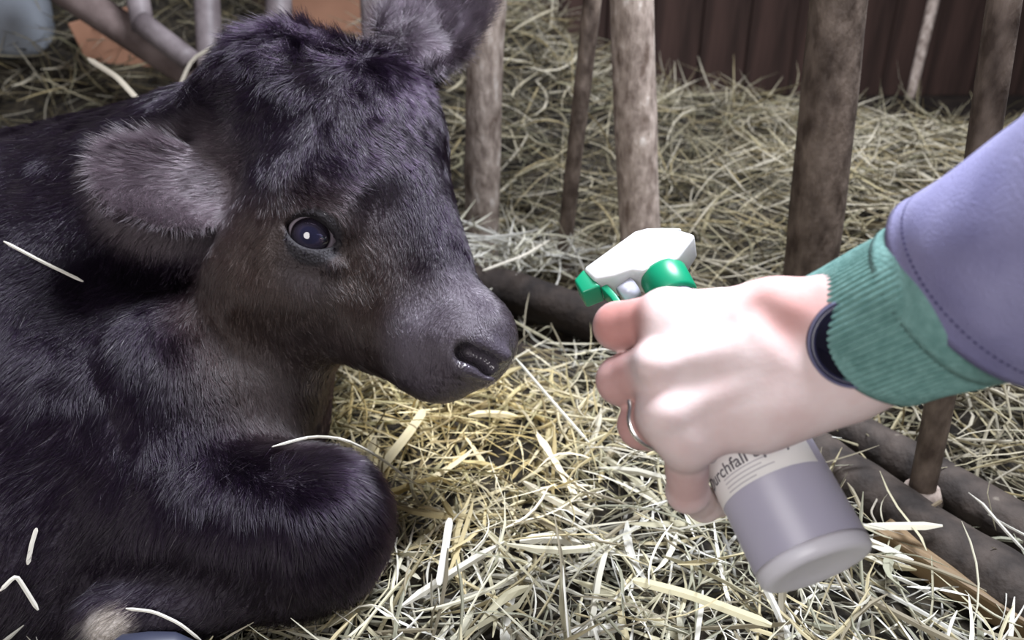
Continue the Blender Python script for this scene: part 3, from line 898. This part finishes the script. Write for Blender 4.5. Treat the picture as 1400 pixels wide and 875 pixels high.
# ------------------------------------------------------------------ person: hand, forearm, sleeve
def hc_(a, b_):
    A, ra = P(*a[:3]), a[3]; B, rb = P(*b_[:3]), b_[3]
    return lambda p: s_cone(p, A, B, ra, rb)
W1 = (1138, 433, .378, .0185); W2 = (1182, 500, .378, .0180); WM = (1160, 468, .377, .020)
ARM1 = (1330, 372, .345, .026); ARM2 = (1352, 430, .347, .026)
iM = (912, 433, .394, .0128); mM = (902, 499, .384, .0132); rM = (914, 566, .384, .0128); pM = (938, 606, .388, .0116)
HANDP = [(hc_(W1, ARM1), .01), (hc_(W2, ARM2), .01), (hc_(WM, (1340, 400, .344, .030)), .01),
         (hc_(W1, iM), .012), (hc_(WM, mM), .012), (hc_(W2, rM), .012), (hc_(W2, pM), .012), (hc_((1040, 455, .385, .016), (1040, 545, .385, .016)), .012),
         (hc_((1150, 535, .380, .0145), (1040, 578, .386, .0145)), .012),
         (hc_(iM, rM), .010), (hc_(rM, pM), .010),
         (hc_((1060, 425, .385, .0160), (985, 427, .442, .0135)), .010)]
FING = [[iM, (845, 446, .418, .0128), (848, 450, .458, .0108), (884, 440, .484, .0090)],
        [mM, (850, 520, .412, .0130), (856, 528, .452, .0112), (898, 520, .478, .0094)],
        [rM, (878, 581, .410, .0124), (886, 590, .444, .0104), (930, 584, .464, .0090)],
        [pM, (940, 672, .422, .0112), (962, 690, .448, .0094), (1000, 684, .468, .0082)],
        [(985, 427, .442, .0135), (945, 446, .500, .0118), (935, 478, .528, .0095)]]
def hand_sdf(p):
    d = None
    for f, k in HANDP: d = f(p) if d is None else smin(d, f(p), k)
    for ch in FING:
        g = None
        for a, b_ in zip(ch[:-1], ch[1:]):
            e = hc_(a, b_)(p); g = e if g is None else smin(g, e, .004)
        d = smin(d, g, .0038)
    # knuckles, tendons and wrist creases
    for (x, y, dd) in ((900, 440, .386), (890, 500, .373), (902, 566, .373), (932, 604, .379)):
        d = smin(d, np.linalg.norm(p - P(x, y, dd), axis=1) - .0035, .012)
    d = smin(d, hc_((1000, 470, .3725, .0022), (905, 497, .3735, .003))(p), .009)
    d = smin(d, hc_((1030, 520, .3725, .0022), (915, 562, .3725, .003))(p), .009)
    d = smax(d, -hc_((1040, 420, .3655, .002), (1100, 470, .3565, .003))(p), .012)
    return d
hx0 = np.array([P(790, 380, .36), P(1400, 740, .52), P(1400, 300, .30), P(790, 740, .52)])
lo = hx0.min(0) - .03; hi = hx0.max(0) + .03
hvx, hq = surface_nets(hand_sdf, np.arange(lo[0], hi[0], .0016), np.arange(lo[1], hi[1], .0016), np.arange(lo[2], hi[2], .0016))
hvx = project(hand_sdf, hvx, 2)
def skin_col(p):
    c = np.tile(np.array([0.71, 0.595, 0.58]), (len(p), 1))
    red = np.maximum.reduce([ball(p, P(838, 440, .40), .012, .030), ball(p, P(838, 520, .40), .010, .026) * .7, ball(p, P(868, 585, .40), .01, .026) * .8, ball(p, P(1080, 410, .37), .01, .035) * .8, ball(p, P(930, 680, .40), .01, .03) * .4])  # reddened fingers; the wrist patch also paints in the shade there
    return c * (1 - red[:, None]) + np.array([0.52, 0.27, 0.245]) * red[:, None]
m, nt, b = new_mat('skin')
a1 = N_(nt, 'ShaderNodeAttribute'); a1.attribute_name = 'tint'
bn = N_(nt, 'ShaderNodeTexNoise'); bn.inputs['Scale'].default_value = 55; bn.inputs['Detail'].default_value = 3
bt = N_(nt, 'ShaderNodeTexCoord'); nt.links.new(bt.outputs['Object'], bn.inputs['Vector'])
br_ = N_(nt, 'ShaderNodeValToRGB'); br_.color_ramp.elements[0].position = .35; br_.color_ramp.elements[1].position = .68
br_.color_ramp.elements[0].color = (.86, .70, .68, 1); br_.color_ramp.elements[1].color = (1.06, 1.05, 1.05, 1)
nt.links.new(bn.outputs['Fac'], br_.inputs[0])
bm_ = N_(nt, 'ShaderNodeMix', data_type='RGBA', blend_type='MULTIPLY'); bm_.inputs[0].default_value = .45
nt.links.new(a1.outputs['Color'], bm_.inputs[6]); nt.links.new(br_.outputs[0], bm_.inputs[7]); nt.links.new(bm_.outputs[2], b.inputs['Base Color'])
b.inputs['Roughness'].default_value = .62; b.inputs['Specular IOR Level'].default_value = .14; b.inputs['Subsurface Weight'].default_value = .12; b.inputs['Subsurface Radius'].default_value = (1, .35, .2); b.inputs['Subsurface Scale'].default_value = .004
no = N_(nt, 'ShaderNodeTexNoise'); no.inputs['Scale'].default_value = 260; no.inputs['Detail'].default_value = 4
tc = N_(nt, 'ShaderNodeTexCoord'); nt.links.new(tc.outputs['Object'], no.inputs['Vector'])
bp = N_(nt, 'ShaderNodeBump'); bp.inputs['Strength'].default_value = .15; bp.inputs['Distance'].default_value = .001
nt.links.new(no.outputs['Fac'], bp.inputs['Height']); nt.links.new(bp.outputs[0], b.inputs['Normal'])
person = link('person', mesh_np('person', hvx, hq, True, skin_col(hvx)), None, m)
setp(person, 'hand and forearm in a blue sleeve with green cuff squeezing the spray bottle', 'person')

def sleeve_tube(name, stations, seg, mat, thick=.0016, rfun=None, n=40, smooth=True, skew=0.0, bulge=0.0, closed=False):
    """stations: (px,py,d,r) centres along the arm; open tube with wall thickness and turned edge"""
    pts = np.array([P(*s[:3]) if len(s) == 4 else s[0] for s in stations]); rr = np.array([s[-1] for s in stations])
    t0 = np.concatenate([[0], np.cumsum(np.linalg.norm(np.diff(pts, axis=0), axis=1))]); t0 /= t0[-1]; t = np.linspace(0, 1, n)
    path = np.stack([np.interp(t, t0, pts[:, i]) for i in range(3)], 1); rad = np.interp(t, t0, rr)
    T = (pts[min(2, len(pts) - 1)] - pts[0]); T /= np.linalg.norm(T)
    e1 = -FWD - (-FWD @ T) * T; e1 /= np.linalg.norm(e1); e2 = np.cross(T, e1)
    V = []; F = []
    for layer in (0, 1):
        for i in range(n):
            for j in range(seg):
                a = 2 * math.pi * j / seg
                r = (rad[i] - layer * thick) * (rfun(t[i], a, layer) if rfun else 1)
                V.append(path[i] + r * (math.cos(a) * e1 + math.sin(a) * e2) + T * (skew * math.sin(a) - bulge * math.cos(a)) * max(0, 1 - t[i] * (5 if closed else 1)))
    V = np.array(V)
    for i in range(n - 1):
        for j in range(seg):
            k = (j + 1) % seg
            F.append([i * seg + j, (i + 1) * seg + j, (i + 1) * seg + k, i * seg + k])
            o = n * seg
            F.append([o + i * seg + j, o + i * seg + k, o + (i + 1) * seg + k, o + (i + 1) * seg + j])
    o = n * seg
    for j in range(seg):
        k = (j + 1) % seg
        F.append([j, k, o + k, o + j]); l = (n - 1) * seg
        F.append([l + j, o + l + j, o + l + k, l + k])
    if closed: F.append([l + j for j in range(seg)])
    return link(name, mesh_np(name, V, F, smooth), person, mat), (path, rad, e1, e2, T)
NR = 84
def rib(t, a, layer):
    w = 1 + .010 * math.sin(3 * a + 5 * t) + .006 * math.sin(7 * a - 9 * t)
    edge = 1 - .008 * max(0, (0.06 - t) / .06)
    if layer: return w * edge
    return w * edge * (1 + .045 * min(1, max(0, t - .04) / .22) * (abs(math.sin(a * NR / 2)) ** .6 - 1))
M['green_knit'] = noise_mat('green_knit', (0.125, 0.255, 0.235), (0.18, 0.335, 0.31), 200, .85, .3, 600, spec=.2)
M['blue_cloth'] = noise_mat('blue_violet_cloth', (0.19, 0.185, 0.335), (0.29, 0.285, 0.46), 22, .85, .35, 900, spec=.2)
cuff, _ = sleeve_tube('knit_cuff', [(1178, 462, .384, .0395), (1215, 446, .374, .0405), (1310, 404, .352, .0425)], NR * 8, M['green_knit'], .002, rib, 22, skew=.012, bulge=.004)
cuff['label'] = 'green ribbed knit cuff'
def soft(t, a, layer): return 1 + .012 * math.sin(2 * a + 4 * t) + .008 * math.sin(5 * a + 11 * t)
lin, _ = sleeve_tube('inner_sleeve', [(1290, 413, .357, .0430), (1330, 396, .348, .0440), (1420, 356, .328, .044)], 96, M['green_knit'], .002, soft, 16, skew=.008, bulge=.004)
lin['label'] = 'smooth green band above the knit cuff'
def folds(t, a, layer):
    t = t * 5.0
    return 1 + .018 * math.sin(2 * a + 6 * t + 1) + .015 * math.sin(3 * a - 14 * t) + .010 * math.sin(6 * a + 25 * t) * min(1, t * 4) + (.012 if t < .02 else 0)
slv, SI = sleeve_tube('jacket_sleeve', [(1352, 388, .350, .0515), (1400, 366, .334, .0530), (1560, 295, .300, .058), (1800, 185, .255, .060), (np.array([.330, .150, .540]), .062), (np.array([.410, -.060, .680]), .066), (np.array([.500, -.300, .840]), .072)], 140, M['blue_cloth'], .0025, folds, 240, skew=.012, bulge=.003, closed=True)
slv['label'] = 'blue-violet work jacket sleeve'
# hem stitching
path, rad, e1, e2, T = SI
M['thread'] = plain('dark_thread', (.055, .05, .13), .9)
V = []; F = []
for j in range(110):
    a0 = 2 * math.pi * j / 110; a1_ = a0 + 2 * math.pi / 110 * .62
    i = 3; q = []
    for a in (a0, a1_):
        r = rad[i] * folds(i / 239, a, 0) + .0003
        c = path[i] + r * (math.cos(a) * e1 + math.sin(a) * e2) + T * (.012 * math.sin(a) - .003 * math.cos(a)) * (1 - 5 * i / 239)
        q += [c - T * .0005, c + T * .0005]
    k = len(V); V += q; F.append([k, k + 1, k + 3, k + 2])
link('hem_stitching', mesh_np('hem_stitching', np.array(V), F, False), slv, M['thread'])['kind'] = 'stuff'

# wristwatch on the wrist, half under the cuff
wn = dirw(-.25, .05, -1.0)
wc = P(1168, 468, .3580)
V, F = lathe([(.0170, -.004), (.0205, -.0035), (.0215, 0), (.0212, .003), (.0195, .0048), (.0180, .0050), (.0176, .0042), (.001, .0040)], 56)
A = axes(dirw(.82, -.57, -.4), dirw(.57, .82, 0)); A = np.array([A[0] - (A[0] @ wn) * wn, A[1], wn]); A[0] /= np.linalg.norm(A[0]); A[1] = np.cross(A[2], A[0])
MW = Matrix(((A[0][0], A[1][0], A[2][0], wc[0]), (A[0][1], A[1][1], A[2][1], wc[1]), (A[0][2], A[1][2], A[2][2], wc[2]), (0, 0, 0, 1)))
watch = empty('wristwatch'); watch.matrix_world = MW
setp(watch, 'dark round wristwatch peeking out from under the green cuff', 'wristwatch')
M['watch'] = plain('dark_navy_metal', (.018, .018, .045), .25); M['watch_face'] = plain('black_glass', (.006, .006, .014), .06)
M['strap'] = plain('dark_strap', (.012, .012, .026), .55)
link('case', mesh_np('case', V, F), watch, M['watch'])
V, F = lathe([(.0175, .0040), (.0170, .0052), (.001, .0054)], 48); link('dial', mesh_np('dial', V, F), watch, M['watch_face'])
V, F = tube([(-.0205 * math.cos(t), -.0205 * math.sin(t), .0040) for t in np.linspace(0, 2 * math.pi, 49)], .0007, 8, False)
link('bezel', mesh_np('bezel', V, F), watch, plain('bezel_ring', (.10, .10, .18), .3))
# strap round the wrist
sc_ = P(1180, 466, .3785); ax_ = dirw(.80, -.60, -.45)
s1 = -FWD - (-FWD @ ax_) * ax_; s1 /= np.linalg.norm(s1); s2 = np.cross(ax_, s1)
V = []; F = []; n = 72
for j in range(n):
    a = 2 * math.pi * j / n; rr = 1 / math.sqrt((math.cos(a) / .0232) ** 2 + (math.sin(a) / .0325) ** 2)
    c = sc_ + math.cos(a) * s1 * rr + math.sin(a) * s2 * rr; nrm_ = (math.cos(a) * s1 + math.sin(a) * s2)
    V += [c - ax_ * .009, c + ax_ * .009, c + ax_ * .009 + nrm_ * .002, c - ax_ * .009 + nrm_ * .002]
for j in range(n):
    a = j * 4; b_ = ((j + 1) % n) * 4
    for k in range(4): F.append([a + k, b_ + k, b_ + (k + 1) % 4, a + (k + 1) % 4])
so = link('strap', mesh_np('strap', np.array(V), F, False), None, M['strap'])
so.parent = watch; so.matrix_parent_inverse = MW.inverted()

# finger ring
ra_, rb_ = P(*rM[:3]), P(*FING[2][1][:3])
rc = ra_ + (rb_ - ra_) * 0.60; t = (rb_ - ra_) / np.linalg.norm(rb_ - ra_)
n1 = np.cross(t, FWD); n1 /= np.linalg.norm(n1); n2 = np.cross(t, n1)
rr_ = np.linspace(.009, .0165, 60); rp_ = []
for q in np.linspace(0, 2 * math.pi, 61)[:-1]:
    e = math.cos(q) * n1 + math.sin(q) * n2
    dd = hand_sdf(rc + rr_[:, None] * e); k = np.argmax(dd > .0002) if (dd > .0002).any() else len(rr_) - 1
    rp_.append(rr_[k])
rp_ = np.array(rp_)
for _ in range(4): rp_ = np.maximum(rp_, (np.roll(rp_, 1) + rp_ * 2 + np.roll(rp_, -1)) / 4)
rp_ = np.append(rp_, rp_[0])
V, F = tube([rc + rp_[i] * (math.cos(q) * n1 + math.sin(q) * n2) for i, q in enumerate(np.linspace(0, 2 * math.pi, 61))], .0017, 10, False)
m, nt, b = new_mat('silver'); b.inputs['Base Color'].default_value = (.86, .83, .80, 1); b.inputs['Metallic'].default_value = 1; b.inputs['Roughness'].default_value = .25
rg = link('finger_ring', mesh_np('finger_ring', V, F), None, m); setp(rg, 'plain silver ring worn on the third finger of the hand', 'ring')

# ------------------------------------------------------------------ single straws one can point at
def straw(label, pts, w, col=(0.72, 0.70, 0.62), thick=.0006):
    pts = np.array(pts, float); n = 14
    t0 = np.linspace(0, 1, len(pts)); t = np.linspace(0, 1, n)
    path = np.stack([np.interp(t, t0, pts[:, i]) for i in range(3)], 1)
    for _ in range(1): path[1:-1] = (path[:-2] + 2 * path[1:-1] + path[2:]) / 4
    Tn = np.gradient(path, axis=0); Tn /= np.linalg.norm(Tn, axis=1)[:, None]
    V = []; F = []
    for i in range(n):
        vdir = CAM - path[i]; s = np.cross(Tn[i], vdir); s /= np.linalg.norm(s); nn = np.cross(s, Tn[i]); ww = w * (.45 if i in (0, n - 1) else 1)
        c = path[i]
        V += [c - s * ww / 2, c + nn * thick, c + s * ww / 2, c - nn * thick]
    for i in range(n - 1):
        for j in range(4): F.append([i * 4 + j, i * 4 + (j + 1) % 4, i * 4 + 4 + (j + 1) % 4, i * 4 + 4 + j])
    F += [[3, 2, 1, 0], [n * 4 - 4, n * 4 - 3, n * 4 - 2, n * 4 - 1]]
    o = link('hay_straw', mesh_np('hay_straw', np.array(V), F, False, np.tile(col, (len(V), 1))), None, M['hay'])
    return setp(o, label, 'straw', 'single straws')
def on_calf(px, py, lift=.006):
    """point on the calf's coat under a picture position"""
    ray = P(px, py, 1.0) - CAM
    ts = np.linspace(.35, 1.2, 700); d = calf_sdf(CAM + ts[:, None] * ray)
    k = np.argmax(d < lift); return CAM + ray * ts[k] if (d < lift).any() else ground(px, py, .03)
straw('short straight straw stuck to the side of the calf behind its ear', [on_calf(5, 330), on_calf(58, 358), on_calf(114, 385)], .0026)
straw('thin bent straw lying across the chest of the calf above its knee', [on_calf(372, 611), on_calf(425, 596, .009), on_calf(470, 599, .02), ground(515, 622, .10), ground(565, 660, .05)], .0022)
straw('small split straw standing on the lower flank of the calf', [on_calf(38, 772), on_calf(43, 745), on_calf(50, 722)], .0030)
straw('folded straw forming a tent shape on the flank of the calf', [on_calf(0, 808), on_calf(22, 786), on_calf(36, 808), on_calf(52, 834)], .0030)
straw('long curved straw arching over the hoof of the calf', [on_calf(172, 832), on_calf(210, 836), on_calf(245, 852), on_calf(275, 876)], .0022)
straw('wide flat pale straw in the hay below the spray bottle', [ground(865, 793, .05), ground(940, 812, .045), ground(1055, 855, .05)], .0072, (.66, .62, .42))
straw('wide upright pale straw in the hay beside the knee of the calf', [ground(600, 800, .05), ground(608, 755, .065), ground(615, 708, .085)], .0060, (.72, .72, .66))
straw('long thin straw leaning toward the nose of the calf', [ground(705, 490, .10), ground(755, 548, .07), ground(805, 605, .05)], .0030, (.70, .68, .58))
straw('broad yellow straw under the chin of the calf', [ground(505, 660, .04), ground(560, 590, .05), ground(580, 560, .05)], .0090, (.66, .58, .36))
straw('bent straw hanging over the dark rail beside the thin bar', [ground(660, 370, .09), ground(715, 350, .10), ground(752, 328, .10)], .0034, (.66, .62, .52))
straw('pale bent straw draped over the front rail beside the post', [P(1203, 675, .72), P(1190, 700, .70), P(1205, 728, .69)], .0016, (.5, .46, .38))
straw('short brown straw sticking up beside the foot of the post', [P(1258, 708, .70), P(1272, 694, .69), P(1288, 684, .685)], .0032, (.28, .23, .16))

straw('long blurred straw arching up in front of the grey pipe gate', [P(232, 150, 1.25), P(262, 80, 1.22), P(330, 45, 1.2)], .0055, (.58, .54, .45))
straw('blurred straw leaning against the grey pipe gate behind the neck', [P(285, 120, 1.2), P(310, 85, 1.2), P(330, 40, 1.2)], .0055, (.58, .54, .45))
straw('thick blurred straw slanting down to the back of the calf', [P(120, 80, 1.25), P(160, 105, 1.22), P(192, 140, 1.2)], .0080, (.55, .50, .40))
